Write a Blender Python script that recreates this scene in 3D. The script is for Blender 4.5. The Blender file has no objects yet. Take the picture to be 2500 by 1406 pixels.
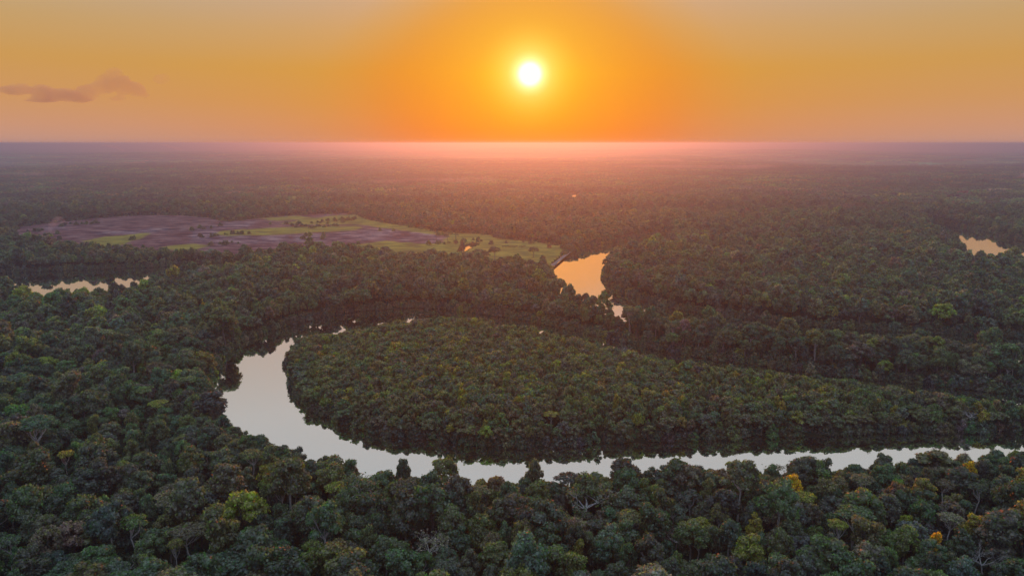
import bpy, math, random
import numpy as np
from mathutils import Vector, Matrix

# ------------------------------------------------------------------ camera, sky, sun, exposure
scene = bpy.context.scene
col = scene.collection
CAM_H = 110.0            # metres above the river
FPX = 1785.0             # focal length in pixels of the 2500 px wide photograph
PITCH = math.atan(353.0 / FPX)
cam_data = bpy.data.cameras.new('camera')
cam_data.sensor_width = 36.0
cam_data.lens = 36.0 * FPX / 2500.0
cam_data.clip_start = 1.0
cam_data.clip_end = 120000.0
cam = bpy.data.objects.new('camera', cam_data)
cam.location = (0, 0, CAM_H)
cam.rotation_euler = (math.pi / 2 - PITCH, 0, 0)
col.objects.link(cam)
scene.camera = cam

SUN_ELEV = math.radians(5.1)
SUN_AZ = math.radians(1.35)          # to the right of straight ahead (+Y)
SUN_DIR = Vector((math.sin(SUN_AZ) * math.cos(SUN_ELEV), math.cos(SUN_AZ) * math.cos(SUN_ELEV), math.sin(SUN_ELEV)))

world = bpy.data.worlds.new('World')
scene.world = world
world.use_nodes = True
wn, wl = world.node_tree.nodes, world.node_tree.links
wn.clear()


def mth(op, a, b=None, nodes=None, links=None):
    n = nodes.new('ShaderNodeMath')
    n.operation = op
    for i, v in enumerate((a, b)):
        if v is None:
            continue
        if isinstance(v, (int, float)):
            n.inputs[i].default_value = v
        else:
            links.new(v, n.inputs[i])
    return n.outputs[0]


def ramp(nodes, links, fac, stops, interp='LINEAR'):
    r = nodes.new('ShaderNodeValToRGB')
    r.color_ramp.interpolation = interp
    el = r.color_ramp.elements
    while len(el) < len(stops):
        el.new(0.5)
    for e, (p, c) in zip(el, sorted(stops, key=lambda s: s[0])):
        e.position = p
        e.color = (c[0], c[1], c[2], 1.0)
    if fac is not None:
        links.new(fac, r.inputs[0])
    return r.outputs[0]


def lin(r, g, b):
    f = lambda v: (v / 255 / 12.92) if v / 255 <= 0.04045 else ((v / 255 + 0.055) / 1.055) ** 2.4
    return (f(r), f(g), f(b))


W = lambda op, a, b=None: mth(op, a, b, wn, wl)
tc = wn.new('ShaderNodeTexCoord')
sep = wn.new('ShaderNodeSeparateXYZ')
wl.new(tc.outputs['Generated'], sep.inputs[0])
elev = W('ARCSINE', W('MINIMUM', W('MAXIMUM', sep.outputs['Z'], -1.0), 1.0))
elev_deg = W('MULTIPLY', elev, 180 / math.pi)
dt = wn.new('ShaderNodeVectorMath')
dt.operation = 'DOT_PRODUCT'
wl.new(tc.outputs['Generated'], dt.inputs[0])
dt.inputs[1].default_value = SUN_DIR
ang_deg = W('MULTIPLY', W('ARCCOSINE', W('MINIMUM', W('MAXIMUM', dt.outputs['Value'], -1.0), 1.0)), 180 / math.pi)
# dusty evening sky away from the sun, by elevation (0..90 degrees)
e01 = W('DIVIDE', W('MAXIMUM', elev_deg, 0.0), 90.0)
D = 90.0
away = ramp(wn, wl, e01, [
    (0.0, lin(196, 150, 137)), (1.2 / D, lin(204, 149, 122)), (3.0 / D, lin(206, 149, 100)), (5.5 / D, lin(205, 152, 84)),
    (8.0 / D, lin(198, 158, 104)), (11.0 / D, lin(188, 166, 138)), (15.0 / D, lin(200, 188, 170)), (20.0 / D, lin(209, 209, 205)),
    (27.0 / D, lin(207, 215, 218)), (45.0 / D, lin(200, 217, 238)), (1.0, lin(196, 221, 255))])
# orange aureole: colour by angle from the sun (0..40 degrees)
eff_deg = W('ADD', ang_deg, W('MULTIPLY', W('MAXIMUM', W('SUBTRACT', elev_deg, math.degrees(SUN_ELEV)), 0.0), 0.65))
a01 = W('DIVIDE', eff_deg, 40.0)
near = ramp(wn, wl, a01, [
    (0.0, (0.98, 0.58, 0.01)), (2.2 / 40, (0.96, 0.50, 0.012)), (5.0 / 40, (0.93, 0.34, 0.006)), (9.0 / 40, (0.84, 0.255, 0.004)), (12.0 / 40, (0.78, 0.25, 0.01)),
    (16.0 / 40, (0.70, 0.29, 0.04)), (1.0, (0.64, 0.31, 0.11))], 'B_SPLINE')
wfac = ramp(wn, wl, a01, [(0.0, (1, 1, 1)), (5.0 / 40, (0.99,) * 3), (9.0 / 40, (0.90,) * 3), (13.0 / 40, (0.66,) * 3), (19.0 / 40, (0.38,) * 3), (28.0 / 40, (0.14,) * 3), (1.0, (0, 0, 0))], 'B_SPLINE')
# the aureole is redder towards the horizon and paler above the sun
tint = ramp(wn, wl, W('DIVIDE', W('MAXIMUM', elev_deg, 0.0), 20.0), [
    (0.0, (1.0, 0.60, 0.0)), (2.5 / 20, (1.0, 0.80, 0.0)), (5.1 / 20, (1, 0.98, 0.2)), (8.0 / 20, (1.0, 1.16, 2.5)), (11.0 / 20, (1.02, 1.32, 5.0)), (14.0 / 20, (1.05, 1.4, 6.0)), (1.0, (1.0, 1.3, 3.0))])
mulc = wn.new('ShaderNodeMix')
mulc.data_type = 'RGBA'
mulc.blend_type = 'MULTIPLY'
mulc.inputs[0].default_value = 1.0
wl.new(near, mulc.inputs[6])
wl.new(tint, mulc.inputs[7])
mixs = wn.new('ShaderNodeMix')
mixs.data_type = 'RGBA'
wl.new(wfac, mixs.inputs[0])
# opposite the sun the evening sky is cool
cool = ramp(wn, wl, e01, [(0.0, lin(108, 116, 144)), (10.0 / D, lin(126, 138, 168)), (25.0 / D, lin(160, 182, 218)), (50.0 / D, lin(190, 213, 248)), (1.0, lin(196, 221, 255))])
cfac = wn.new('ShaderNodeMapRange')
cfac.interpolation_type = 'SMOOTHSTEP'
cfac.inputs['From Min'].default_value = 42.0
cfac.inputs['From Max'].default_value = 105.0
wl.new(ang_deg, cfac.inputs[0])
mixa = wn.new('ShaderNodeMix')
mixa.data_type = 'RGBA'
wl.new(cfac.outputs[0], mixa.inputs[0])
wl.new(away, mixa.inputs[6])
wl.new(cool, mixa.inputs[7])
wl.new(mixa.outputs[2], mixs.inputs[6])
wl.new(mulc.outputs[2], mixs.inputs[7])
# the sun itself with its bright rim
disc = ramp(wn, wl, W('DIVIDE', ang_deg, 4.0), [
    (0.0, (2.0, 1.9, 1.8)), (0.45 / 4, (2.0, 1.9, 1.8)), (0.80 / 4, (0.9, 0.9, 0.75)), (1.1 / 4, (0.40, 0.42, 0.26)), (1.7 / 4, (0.14, 0.16, 0.06)), (2.8 / 4, (0.03, 0.05, 0.01)), (1.0, (0, 0, 0))], 'B_SPLINE')
adds = wn.new('ShaderNodeMix')
adds.data_type = 'RGBA'
adds.blend_type = 'ADD'
adds.inputs[0].default_value = 1.0
wl.new(mixs.outputs[2], adds.inputs[6])
wl.new(disc, adds.inputs[7])
bg_dust = wn.new('ShaderNodeBackground')
wl.new(adds.outputs[2], bg_dust.inputs[0])
bg_dust.inputs[1].default_value = 1.0
sky = wn.new('ShaderNodeTexSky')
sky.sky_type = 'NISHITA'
sky.sun_disc = False
sky.sun_elevation = SUN_ELEV
sky.sun_rotation = SUN_AZ
sky.dust_density = 1.5
sky.air_density = 1.0
bg_air = wn.new('ShaderNodeBackground')
wl.new(sky.outputs[0], bg_air.inputs[0])
bg_air.inputs[1].default_value = 0.08
addsh = wn.new('ShaderNodeMixShader')
addsh.inputs[0].default_value = 0.03
wl.new(bg_dust.outputs[0], addsh.inputs[1])
wl.new(bg_air.outputs[0], addsh.inputs[2])
wout = wn.new('ShaderNodeOutputWorld')
wl.new(addsh.outputs[0], wout.inputs['Surface'])

sun_data = bpy.data.lights.new('sun', 'SUN')
sun_data.energy = 2.8
sun_data.angle = math.radians(0.6)
sun_data.color = (1.0, 0.145, 0.02)
sun = bpy.data.objects.new('sun', sun_data)
sun.rotation_euler = SUN_DIR.to_track_quat('Z', 'Y').to_euler()
sun.location = (0, 0, 400)
col.objects.link(sun)

scene.view_settings.view_transform = 'Standard'
scene.view_settings.look = 'None'
scene.view_settings.exposure = 0.0
scene.view_settings.gamma = 1.0
scene.render.engine = 'CYCLES'
cy = scene.cycles
cy.max_bounces = 6
cy.diffuse_bounces = 2
cy.glossy_bounces = 2
cy.transmission_bounces = 2
cy.volume_bounces = 0
cy.transparent_max_bounces = 6
cy.sample_clamp_indirect = 3.0
cy.caustics_reflective = False
cy.caustics_refractive = False
cy.use_denoising = True

# ------------------------------------------------------------------ helpers
cp, sp = math.cos(PITCH), math.sin(PITCH)


def ground_at(px, py, z=0.0):
    """the place at height z that the photograph shows at pixel (px, py)"""
    a, b = (px - 1250.0) / FPX, -(py - 703.0) / FPX
    d = np.array([a, cp + b * sp, -sp + b * cp])
    t = (z - CAM_H) / d[2]
    return np.array([d[0] * t, d[1] * t])


def pixel_of(P):
    P = np.atleast_2d(np.asarray(P, float))
    x, y, z = P[:, 0], P[:, 1], P[:, 2] - CAM_H
    dep = y * cp - z * sp
    up = y * sp + z * cp
    return np.stack([1250 + FPX * x / dep, 703 - FPX * up / dep, dep], 1)


def poly(pts, z=0.0):
    return np.array([ground_at(p[0], p[1], p[2] if len(p) > 2 else z) for p in pts])


def smooth_poly(P, n=1):
    for _ in range(n):
        Q = np.roll(P, -1, 0)
        P = np.stack([P * 0.75 + Q * 0.25, P * 0.25 + Q * 0.75], 1).reshape(-1, 2)
    return P


def inside(P, XY):
    x, y = XY[:, 0], XY[:, 1]
    r = np.zeros(len(XY), bool)
    for a, b in zip(P, np.roll(P, -1, 0)):
        c = (a[1] > y) != (b[1] > y)
        if abs(b[1] - a[1]) > 1e-9:
            r ^= c & (x < (b[0] - a[0]) * (y - a[1]) / (b[1] - a[1]) + a[0])
    return r


def sdist(P, XY):
    """signed distance to a closed outline, negative inside"""
    best = np.full(len(XY), 1e18)
    for a, b in zip(P, np.roll(P, -1, 0)):
        ab = b - a
        t = np.clip(((XY - a) @ ab) / max(ab @ ab, 1e-9), 0, 1)
        q = XY - (a + t[:, None] * ab)
        best = np.minimum(best, (q * q).sum(1))
    d = np.sqrt(best)
    return np.where(inside(P, XY), -d, d)


def sdist_box(P, XY, pad):
    """sdist, worked out only near the outline; far points get pad"""
    r = np.full(len(XY), float(pad))
    m = ((XY > P.min(0) - pad) & (XY < P.max(0) + pad)).all(1)
    if m.any():
        r[m] = np.minimum(sdist(P, XY[m]), pad)
    return r


def vnoise(x, y, s, seed=0):
    """smooth value noise in numpy"""
    x, y = x / s, y / s
    xi, yi = np.floor(x).astype(np.int64), np.floor(y).astype(np.int64)
    fx, fy = x - xi, y - yi
    fx, fy = fx * fx * (3 - 2 * fx), fy * fy * (3 - 2 * fy)

    def h(i, j):
        n = (i * 374761393 + j * 668265263 + seed * 1442695041) & 0xffffffff
        n = ((n ^ (n >> 13)) * 1274126177) & 0xffffffff
        return ((n ^ (n >> 16)) & 0xffff) / 65535.0
    return (h(xi, yi) * (1 - fx) + h(xi + 1, yi) * fx) * (1 - fy) + (h(xi, yi + 1) * (1 - fx) + h(xi + 1, yi + 1) * fx) * fy


def mesh_from(name, V, F, mats, fmat=None, smooth=False):
    """V (n,3); F list of (m,k) index arrays; fmat one material index for each array"""
    me = bpy.data.meshes.new(name)
    V = np.asarray(V, np.float32)
    me.vertices.add(len(V))
    me.vertices.foreach_set('co', V.ravel())
    F = [np.asarray(f, np.int32) for f in F if len(f)]
    loops = np.concatenate([f.ravel() for f in F])
    sizes = np.concatenate([np.full(len(f), f.shape[1], np.int32) for f in F])
    me.loops.add(len(loops))
    me.loops.foreach_set('vertex_index', loops)
    me.polygons.add(len(sizes))
    me.polygons.foreach_set('loop_start', np.concatenate([[0], np.cumsum(sizes)[:-1]]).astype(np.int32))
    for m in mats:
        me.materials.append(m)
    if fmat is not None:
        me.polygons.foreach_set('material_index', np.concatenate([np.full(len(f), k, np.int32) for f, k in zip(F, fmat)]))
    if smooth:
        me.polygons.foreach_set('use_smooth', np.ones(len(sizes), bool))
    me.update(calc_edges=True)
    me.validate()
    return me


def link(name, me, parent=None, **props):
    o = bpy.data.objects.new(name, me)
    col.objects.link(o)
    if parent is not None:
        o.parent = parent
    for k, v in props.items():
        o[k] = v
    return o


# ------------------------------------------------------------------ materials
def new_mat(name):
    m = bpy.data.materials.new(name)
    m.use_nodes = True
    nt = m.node_tree
    nt.nodes.clear()
    out = nt.nodes.new('ShaderNodeOutputMaterial')
    return m, nt.nodes, nt.links, out


def leaf_material(name):
    """leaves; every tree carries its own 'tint' colour"""
    m, n, l, out = new_mat(name)
    at = n.new('ShaderNodeAttribute')
    at.attribute_type = 'INSTANCER'
    at.attribute_name = 'tint'
    geo = n.new('ShaderNodeNewGeometry')
    hsv = n.new('ShaderNodeHueSaturation')
    l.new(at.outputs['Color'], hsv.inputs['Color'])
    rnd = geo.outputs['Random Per Island']
    tcl = n.new('ShaderNodeTexCoord')
    nzl = n.new('ShaderNodeTexNoise')
    nzl.inputs['Scale'].default_value = 0.4
    nzl.inputs['Detail'].default_value = 2
    l.new(tcl.outputs['Object'], nzl.inputs['Vector'])
    clump = mth('MAXIMUM', mth('ADD', mth('MULTIPLY', mth('SUBTRACT', nzl.outputs['Fac'], 0.5, n, l), 1.1, n, l), 1.0, n, l), 0.35, n, l)
    l.new(mth('MULTIPLY', mth('ADD', mth('MULTIPLY', mth('POWER', rnd, 1.6, n, l), 1.5, n, l), 0.5, n, l), clump, n, l), hsv.inputs['Value'])
    l.new(mth('ADD', mth('MULTIPLY', mth('FRACT', mth('MULTIPLY', rnd, 17.3, n, l), None, n, l), 0.05, n, l), 0.475, n, l), hsv.inputs['Hue'])
    dif = n.new('ShaderNodeBsdfDiffuse')
    l.new(hsv.outputs[0], dif.inputs[0])
    tr = n.new('ShaderNodeBsdfTranslucent')
    warm = n.new('ShaderNodeMix')
    warm.data_type = 'RGBA'
    warm.blend_type = 'MULTIPLY'
    warm.inputs[0].default_value = 1.0
    l.new(hsv.outputs[0], warm.inputs[6])
    warm.inputs[7].default_value = (1.25, 2.7, 0.7, 1)
    l.new(warm.outputs[2], tr.inputs[0])
    mx = n.new('ShaderNodeMixShader')
    mx.inputs[0].default_value = 0.48
    l.new(dif.outputs[0], mx.inputs[1])
    l.new(tr.outputs[0], mx.inputs[2])
    gl = n.new('ShaderNodeBsdfGlossy')
    gl.inputs['Roughness'].default_value = 0.45
    gl.inputs['Color'].default_value = (0.8, 0.8, 0.8, 1)
    mg = n.new('ShaderNodeMixShader')
    mg.inputs[0].default_value = 0.06
    l.new(mx.outputs[0], mg.inputs[1])
    l.new(gl.outputs[0], mg.inputs[2])
    l.new(mg.outputs[0], out.inputs[0])
    return m


def bark_material(name, c1, c2, scale=3.0):
    m, n, l, out = new_mat(name)
    tcn = n.new('ShaderNodeTexCoord')
    nz = n.new('ShaderNodeTexNoise')
    nz.inputs['Scale'].default_value = scale
    l.new(tcn.outputs['Object'], nz.inputs['Vector'])
    c = ramp(n, l, nz.outputs['Fac'], [(0.3, c1), (0.7, c2)])
    b = n.new('ShaderNodeBsdfPrincipled')
    b.inputs['Roughness'].default_value = 0.9
    l.new(c, b.inputs['Base Color'])
    l.new(b.outputs[0], out.inputs[0])
    return m


LEAF = leaf_material('leaves')
BARK = bark_material('bark', (0.09, 0.075, 0.06), (0.22, 0.19, 0.16))
PALE_BARK = bark_material('pale_bark', (0.34, 0.30, 0.27), (0.55, 0.51, 0.47))

m, n, l, out = new_mat('forest_floor')
tcn = n.new('ShaderNodeTexCoord')
nz = n.new('ShaderNodeTexNoise')
nz.inputs['Scale'].default_value = 0.05
nz.inputs['Detail'].default_value = 8
l.new(tcn.outputs['Object'], nz.inputs['Vector'])
c = ramp(n, l, nz.outputs['Fac'], [(0.3, (0.018, 0.020, 0.012)), (0.55, (0.035, 0.038, 0.02)), (0.8, (0.06, 0.05, 0.03))])
b = n.new('ShaderNodeBsdfDiffuse')
l.new(c, b.inputs[0])
l.new(b.outputs[0], out.inputs[0])
FLOOR = m

m, n, l, out = new_mat('river_water')
tcn = n.new('ShaderNodeTexCoord')
nz = n.new('ShaderNodeTexNoise')
nz.inputs['Scale'].default_value = 0.35
nz.inputs['Detail'].default_value = 3
l.new(tcn.outputs['Object'], nz.inputs['Vector'])
bp = n.new('ShaderNodeBump')
bp.inputs['Strength'].default_value = 0.045
bp.inputs['Distance'].default_value = 0.1
l.new(nz.outputs['Fac'], bp.inputs['Height'])
gl = n.new('ShaderNodeBsdfGlossy')
gl.inputs['Roughness'].default_value = 0.015
gl.inputs['Color'].default_value = (0.97, 0.97, 0.97, 1)
l.new(bp.outputs[0], gl.inputs['Normal'])
df = n.new('ShaderNodeBsdfDiffuse')
df.inputs[0].default_value = (0.045, 0.030, 0.024, 1)
mx = n.new('ShaderNodeMixShader')
lw = n.new('ShaderNodeLayerWeight')        # stronger mirror at a flatter angle
mr_ = n.new('ShaderNodeMapRange')
mr_.inputs['From Min'].default_value = 0.58
mr_.inputs['From Max'].default_value = 0.86
mr_.inputs['To Min'].default_value = 0.74
mr_.inputs['To Max'].default_value = 0.98
l.new(lw.outputs['Facing'], mr_.inputs[0])
l.new(mr_.outputs[0], mx.inputs[0])
l.new(df.outputs[0], mx.inputs[1])
l.new(gl.outputs[0], mx.inputs[2])
l.new(mx.outputs[0], out.inputs[0])
WATER = m

m, n, l, out = new_mat('river_sand')
tcn = n.new('ShaderNodeTexCoord')
nz = n.new('ShaderNodeTexNoise')
nz.inputs['Scale'].default_value = 0.25
nz.inputs['Detail'].default_value = 6
l.new(tcn.outputs['Object'], nz.inputs['Vector'])
c = ramp(n, l, nz.outputs['Fac'], [(0.3, (0.16, 0.13, 0.11)), (0.7, (0.34, 0.29, 0.26))])
b = n.new('ShaderNodeBsdfDiffuse')
l.new(c, b.inputs[0])
l.new(b.outputs[0], out.inputs[0])
SAND = m

# ------------------------------------------------------------------ where the rivers and the clearing lie
LOOP_OUT = [(3100, 1075, 10), (2500, 1102, 10), (2300, 1114, 10), (2150, 1127, 10), (2000, 1137, 10), (1880, 1137, 10), (1750, 1149, 10), (1600, 1147, 10),
            (1500, 1150, 10), (1400, 1156, 10), (1300, 1161, 10), (1180, 1170, 10), (1125, 1172, 10), (1050, 1162, 10), (985, 1160, 10),
            (930, 1163, 11), (890, 1150, 11), (850, 1122, 11), (790, 1107, 11), (740, 1100, 11), (690, 1087, 11), (645, 1080, 11),
            (612, 1050, 11), (560, 1018, 11), (528, 990, 11), (517, 950, 4), (520, 920, 2), (532, 890, 1), (568, 852), (620, 824), (680, 802),
            (750, 784), (830, 769), (870, 761), (950, 754), (1050, 752), (1150, 764), (1250, 777), (1400, 808), (1550, 842), (1660, 868),
            (1800, 888), (1950, 908), (2100, 925), (2300, 945), (2500, 965), (3100, 1010)]
LOOP_IN = [(3100, 1010, 10), (2500, 968, 10), (2400, 958, 10), (2300, 944, 10), (2150, 924, 10), (2070, 910, 10), (1950, 902, 10), (1840, 886, 10),
           (1660, 866, 10), (1550, 846, 10), (1450, 822, 10), (1350, 801, 10), (1250, 786, 10), (1150, 768, 10), (1060, 764, 10),
           (950, 770, 12), (850, 787, 12), (788, 807, 11), (758, 820, 7), (735, 830, 5), (712, 852, 2), (702, 880, 1), (704, 920), (714, 955),
           (735, 985), (772, 1010), (832, 1035), (902, 1060), (960, 1071), (1050, 1075), (1100, 1084), (1200, 1096), (1300, 1095), (1400, 1090),
           (1500, 1084), (1650, 1078), (1800, 1071), (2000, 1065), (2300, 1058), (2500, 1055), (3100, 1040)]
RIVERS = [
    ('river', smooth_poly(poly(LOOP_OUT + LOOP_IN), 1), 'calm dark river looping round the wooded peninsula'),
    ('river', smooth_poly(poly([
        (1640, 568), (1560, 585), (1500, 593), (1440, 601), (1400, 614), (1370, 634), (1345, 656, 1), (1360, 684, 11), (1385, 708, 11), (1430, 714, 11),
        (1470, 740, 11), (1500, 754, 11), (1560, 759, 11), (1650, 776, 11), (1750, 786, 11), (1870, 801, 11), (2000, 812, 11), (2200, 825, 11),
        (2500, 845, 11), (3000, 870, 11), (3000, 850), (2500, 827), (2200, 812), (2000, 800), (1870, 788), (1750, 772), (1680, 762), (1620, 750),
        (1570, 736), (1520, 716), (1480, 694), (1468, 668, 3), (1480, 640, 5), (1494, 618, 8), (1540, 598, 11), (1640, 578, 11)]), 1),
     'golden river bend beside the green pasture'),
    ('river', smooth_poly(poly([
        (2270, 534), (2310, 544), (2360, 556), (2420, 570), (2490, 590), (2600, 610), (2800, 628), (2800, 643, 16), (2600, 626, 16), (2490, 606, 16),
        (2450, 606, 16), (2400, 611, 16), (2368, 613, 16), (2365, 590, 13), (2343, 563, 13), (2310, 550, 16), (2270, 540, 16)]), 1),
     'small golden river reach by the right edge of the forest'),
    ('river', smooth_poly(poly([
        (-400, 690), (0, 668), (60, 666), (200, 660), (350, 655), (450, 649), (540, 641), (600, 633), (600, 637, 12), (540, 649, 9), (450, 663, 10),
        (380, 671, 11.5), (330, 684, 14), (250, 697, 14), (200, 703, 14), (150, 708, 14), (110, 704, 14), (60, 690, 14), (0, 680, 14), (-400, 715, 14)]), 1),
     'green river reach with a bright streak below the burnt field'),
    ('pond', smooth_poly(poly([(1386, 473), (1394, 469), (1409, 469), (1413, 473), (1411, 478, 13), (1390, 479, 13)]), 1),
     'tiny golden pond glinting in the far red-tinted forest'),
    ('pond', smooth_poly(poly([(1122, 611, 1), (1140, 601), (1158, 597), (1162, 599), (1148, 606), (1126, 615, 1)]), 1),
     'narrow bright pool in front of the palms on the pasture'),
]
CLEARING = smooth_poly(poly([
    (30, 560), (100, 549), (280, 531), (430, 526), (515, 535), (560, 545), (660, 531), (750, 526), (870, 523), (905, 541), (1000, 556), (1080, 570),
    (1200, 574), (1220, 588), (1300, 592), (1345, 600), (1385, 606), (1360, 640, 9), (1300, 645, 9), (1230, 638, 9), (1160, 624, 9), (1000, 617, 9), (900, 608, 9),
    (800, 601, 9), (700, 604, 9), (600, 609, 9), (500, 613, 9), (400, 608, 9), (330, 606, 9), (280, 604, 9), (200, 594, 9), (110, 587, 9), (30, 573, 9)]), 1)


def river_dist(XY, pad=30.0):
    d = np.full(len(XY), float(pad))
    for _, P, _ in RIVERS:
        d = np.minimum(d, sdist_box(P, XY, pad))
    return d


def relief(x, y):
    """gentle rise and fall of the land, flat near the river loop"""
    r = np.hypot(x, y)
    k = np.clip((r - 1300.0) / 2500.0, 0, 1)
    h = (vnoise(x, y, 900, 3) - 0.5) * 34 + (vnoise(x, y, 2600, 5) - 0.5) * 46
    return k * h


def land_height(XY):
    return 1.1 + (vnoise(XY[:, 0], XY[:, 1], 60, 9) - 0.5) * 0.8 + relief(XY[:, 0], XY[:, 1])


# ------------------------------------------------------------------ ground: one sheet to the horizon
def axis(lo, hi, step, far, grow=1.16):
    a = list(np.arange(lo, hi + 0.1, step))
    s, x = step, hi
    while x < far:
        s *= grow
        x += s
        a.append(x)
    s, x = step, lo
    while x > -far:
        s *= grow
        x -= s
        a.insert(0, x)
    return np.array(a)


gx = axis(-560, 760, 5.0, 46000)
gy = axis(130, 1120, 5.0, 46000)
GX, GY = np.meshgrid(gx, gy)
XY = np.stack([GX.ravel(), GY.ravel()], 1)
rd = river_dist(XY)
gz = land_height(XY)
bank = np.clip((rd + 1.5) / 3.0, 0, 1)
gz = gz * bank + (-2.0) * (1 - bank)
idx = np.arange(len(XY)).reshape(GX.shape)
quads = np.stack([idx[:-1, :-1], idx[:-1, 1:], idx[1:, 1:], idx[1:, :-1]], -1).reshape(-1, 4)
me = mesh_from('ground', np.column_stack([XY, gz]), [quads], [FLOOR], smooth=True)
link('ground', me, kind='structure', label='dark forest floor under the trees')

for nm, P, lab in RIVERS:
    # water sheet reaching a little under the banks
    c0 = P.mean(0)
    nrm = np.roll(P, -1, 0) - np.roll(P, 1, 0)
    nrm = np.stack([nrm[:, 1], -nrm[:, 0]], 1)
    nrm /= np.linalg.norm(nrm, axis=1)[:, None] + 1e-9
    test = P + nrm * 0.3
    sgn = -1.0 if inside(P, test).mean() > 0.5 else 1.0
    Q = P + nrm * sgn * 1.2
    from mathutils.geometry import tessellate_polygon
    tris = tessellate_polygon([[Vector((p[0], p[1], 0)) for p in Q]])
    me = mesh_from(nm, np.column_stack([Q, np.zeros(len(Q))]), [np.array(tris)], [WATER])
    o = link(nm, me, kind='structure', label=lab)

# sandy bank of the upper river
SB = poly([(1338, 654), (1352, 646), (1372, 630), (1393, 612), (1405, 606), (1400, 616), (1376, 634), (1350, 656)])
me = mesh_from('river_bank', np.column_stack([SB, np.full(len(SB), 1.75)]),
               [np.array(tessellate_polygon([[Vector((p[0], p[1], 0)) for p in SB]]))], [SAND])
link('river_bank', me, kind='structure', label='pale sandy bank at the bend of the golden river')

# ------------------------------------------------------------------ the burnt and grassy clearing
fx0, fy0 = CLEARING.min(0) - 12
fx1, fy1 = CLEARING.max(0) + 12
fx, fy = np.arange(fx0, fx1, 3.0), np.arange(fy0, fy1, 3.0)
FX, FY = np.meshgrid(fx, fy)
FXY = np.stack([FX.ravel(), FY.ravel()], 1)
fd = sdist(CLEARING, FXY)
jag = (vnoise(FXY[:, 0], FXY[:, 1], 14, 21) - 0.5) * 10
green = np.zeros(len(FXY))
for Z in ([(525, 575), (560, 566), (650, 560), (800, 555), (875, 556), (860, 564), (700, 574), (560, 579)],
          [(690, 548), (760, 536), (870, 524), (905, 540), (1010, 558), (1090, 571), (1200, 575), (1200, 590), (1130, 582), (1000, 566), (880, 550), (760, 550)],
          [(870, 602), (940, 592), (1000, 600), (1085, 598), (1110, 580), (1200, 585), (1345, 595), (1400, 610), (1360, 660), (1160, 640), (1000, 630), (880, 612)],
          [(215, 592), (260, 581), (350, 574), (325, 590), (262, 604)], [(400, 607), (470, 600), (500, 604), (450, 615)],
          [(640, 536), (720, 530), (760, 534), (690, 540)]):
    green = np.maximum(green, np.clip(0.5 - (sdist(poly(Z), FXY) - 5.0 + jag) / 9.0, 0, 1))
ash = np.zeros(len(FXY))
for Z in ([(460, 566), (560, 545), (640, 540), (560, 570), (640, 580), (850, 570), (930, 560), (1080, 575), (1060, 598), (960, 590), (800, 592), (600, 600), (480, 596)],
          [(100, 555), (160, 552), (170, 564), (110, 568)], [(220, 570), (400, 560), (430, 566), (260, 578)]):
    ash = np.maximum(ash, np.clip(0.5 - (sdist(poly(Z), FXY) + jag * 1.5) / 16.0, 0, 1))
keep = (fd < 8.0) & (river_dist(FXY) > 2.5)
fz = land_height(FXY) + 0.35
fidx = np.arange(len(FXY)).reshape(FX.shape)
fq = np.stack([fidx[:-1, :-1], fidx[:-1, 1:], fidx[1:, 1:], fidx[1:, :-1]], -1).reshape(-1, 4)
fq = fq[keep[fq].all(1)]
m, n, l, out = new_mat('clearing')
az = n.new('ShaderNodeAttribute')
az.attribute_name = 'zone'
sx = n.new('ShaderNodeSeparateColor')
l.new(az.outputs['Color'], sx.inputs[0])
tcn = n.new('ShaderNodeTexCoord')
mp = n.new('ShaderNodeMapping')
mp.inputs['Scale'].default_value = (0.45, 1.0, 1.0)
l.new(tcn.outputs['Object'], mp.inputs[0])
nz = n.new('ShaderNodeTexNoise')
nz.inputs['Scale'].default_value = 0.05
nz.inputs['Detail'].default_value = 7
nz.inputs['Roughness'].default_value = 0.65
l.new(mp.outputs[0], nz.inputs['Vector'])
nz2 = n.new('ShaderNodeTexNoise')
nz2.inputs['Scale'].default_value = 0.075
nz2.inputs['Detail'].default_value = 9
nz2.inputs['Roughness'].default_value = 0.72
l.new(mp.outputs[0], nz2.inputs['Vector'])
burnt = ramp(n, l, nz2.outputs['Fac'], [(0.40, (0.080, 0.040, 0.046)), (0.50, (0.145, 0.076, 0.078)), (0.60, (0.28, 0.18, 0.165))])
ashc = ramp(n, l, nz2.outputs['Fac'], [(0.41, (0.065, 0.036, 0.05)), (0.5, (0.15, 0.10, 0.115)), (0.58, (0.34, 0.26, 0.25))])
grass = ramp(n, l, nz2.outputs['Fac'], [(0.40, (0.16, 0.13, 0.05)), (0.5, (0.24, 0.22, 0.05)), (0.6, (0.34, 0.31, 0.07))])


def mixc(fac, a, b_):
    q = n.new('ShaderNodeMix')
    q.data_type = 'RGBA'
    l.new(fac, q.inputs[0])
    l.new(a, q.inputs[6])
    l.new(b_, q.inputs[7])
    return q.outputs[2]


def edge(v, w=0.32):
    s = mth('ADD', v, mth('MULTIPLY', mth('SUBTRACT', nz.outputs['Fac'], 0.5, n, l), 1.5, n, l), n, l)
    mr = n.new('ShaderNodeMapRange')
    mr.interpolation_type = 'SMOOTHSTEP'
    mr.inputs['From Min'].default_value = 0.5 - w
    mr.inputs['From Max'].default_value = 0.5 + w
    l.new(s, mr.inputs[0])
    return mr.outputs[0]


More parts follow.
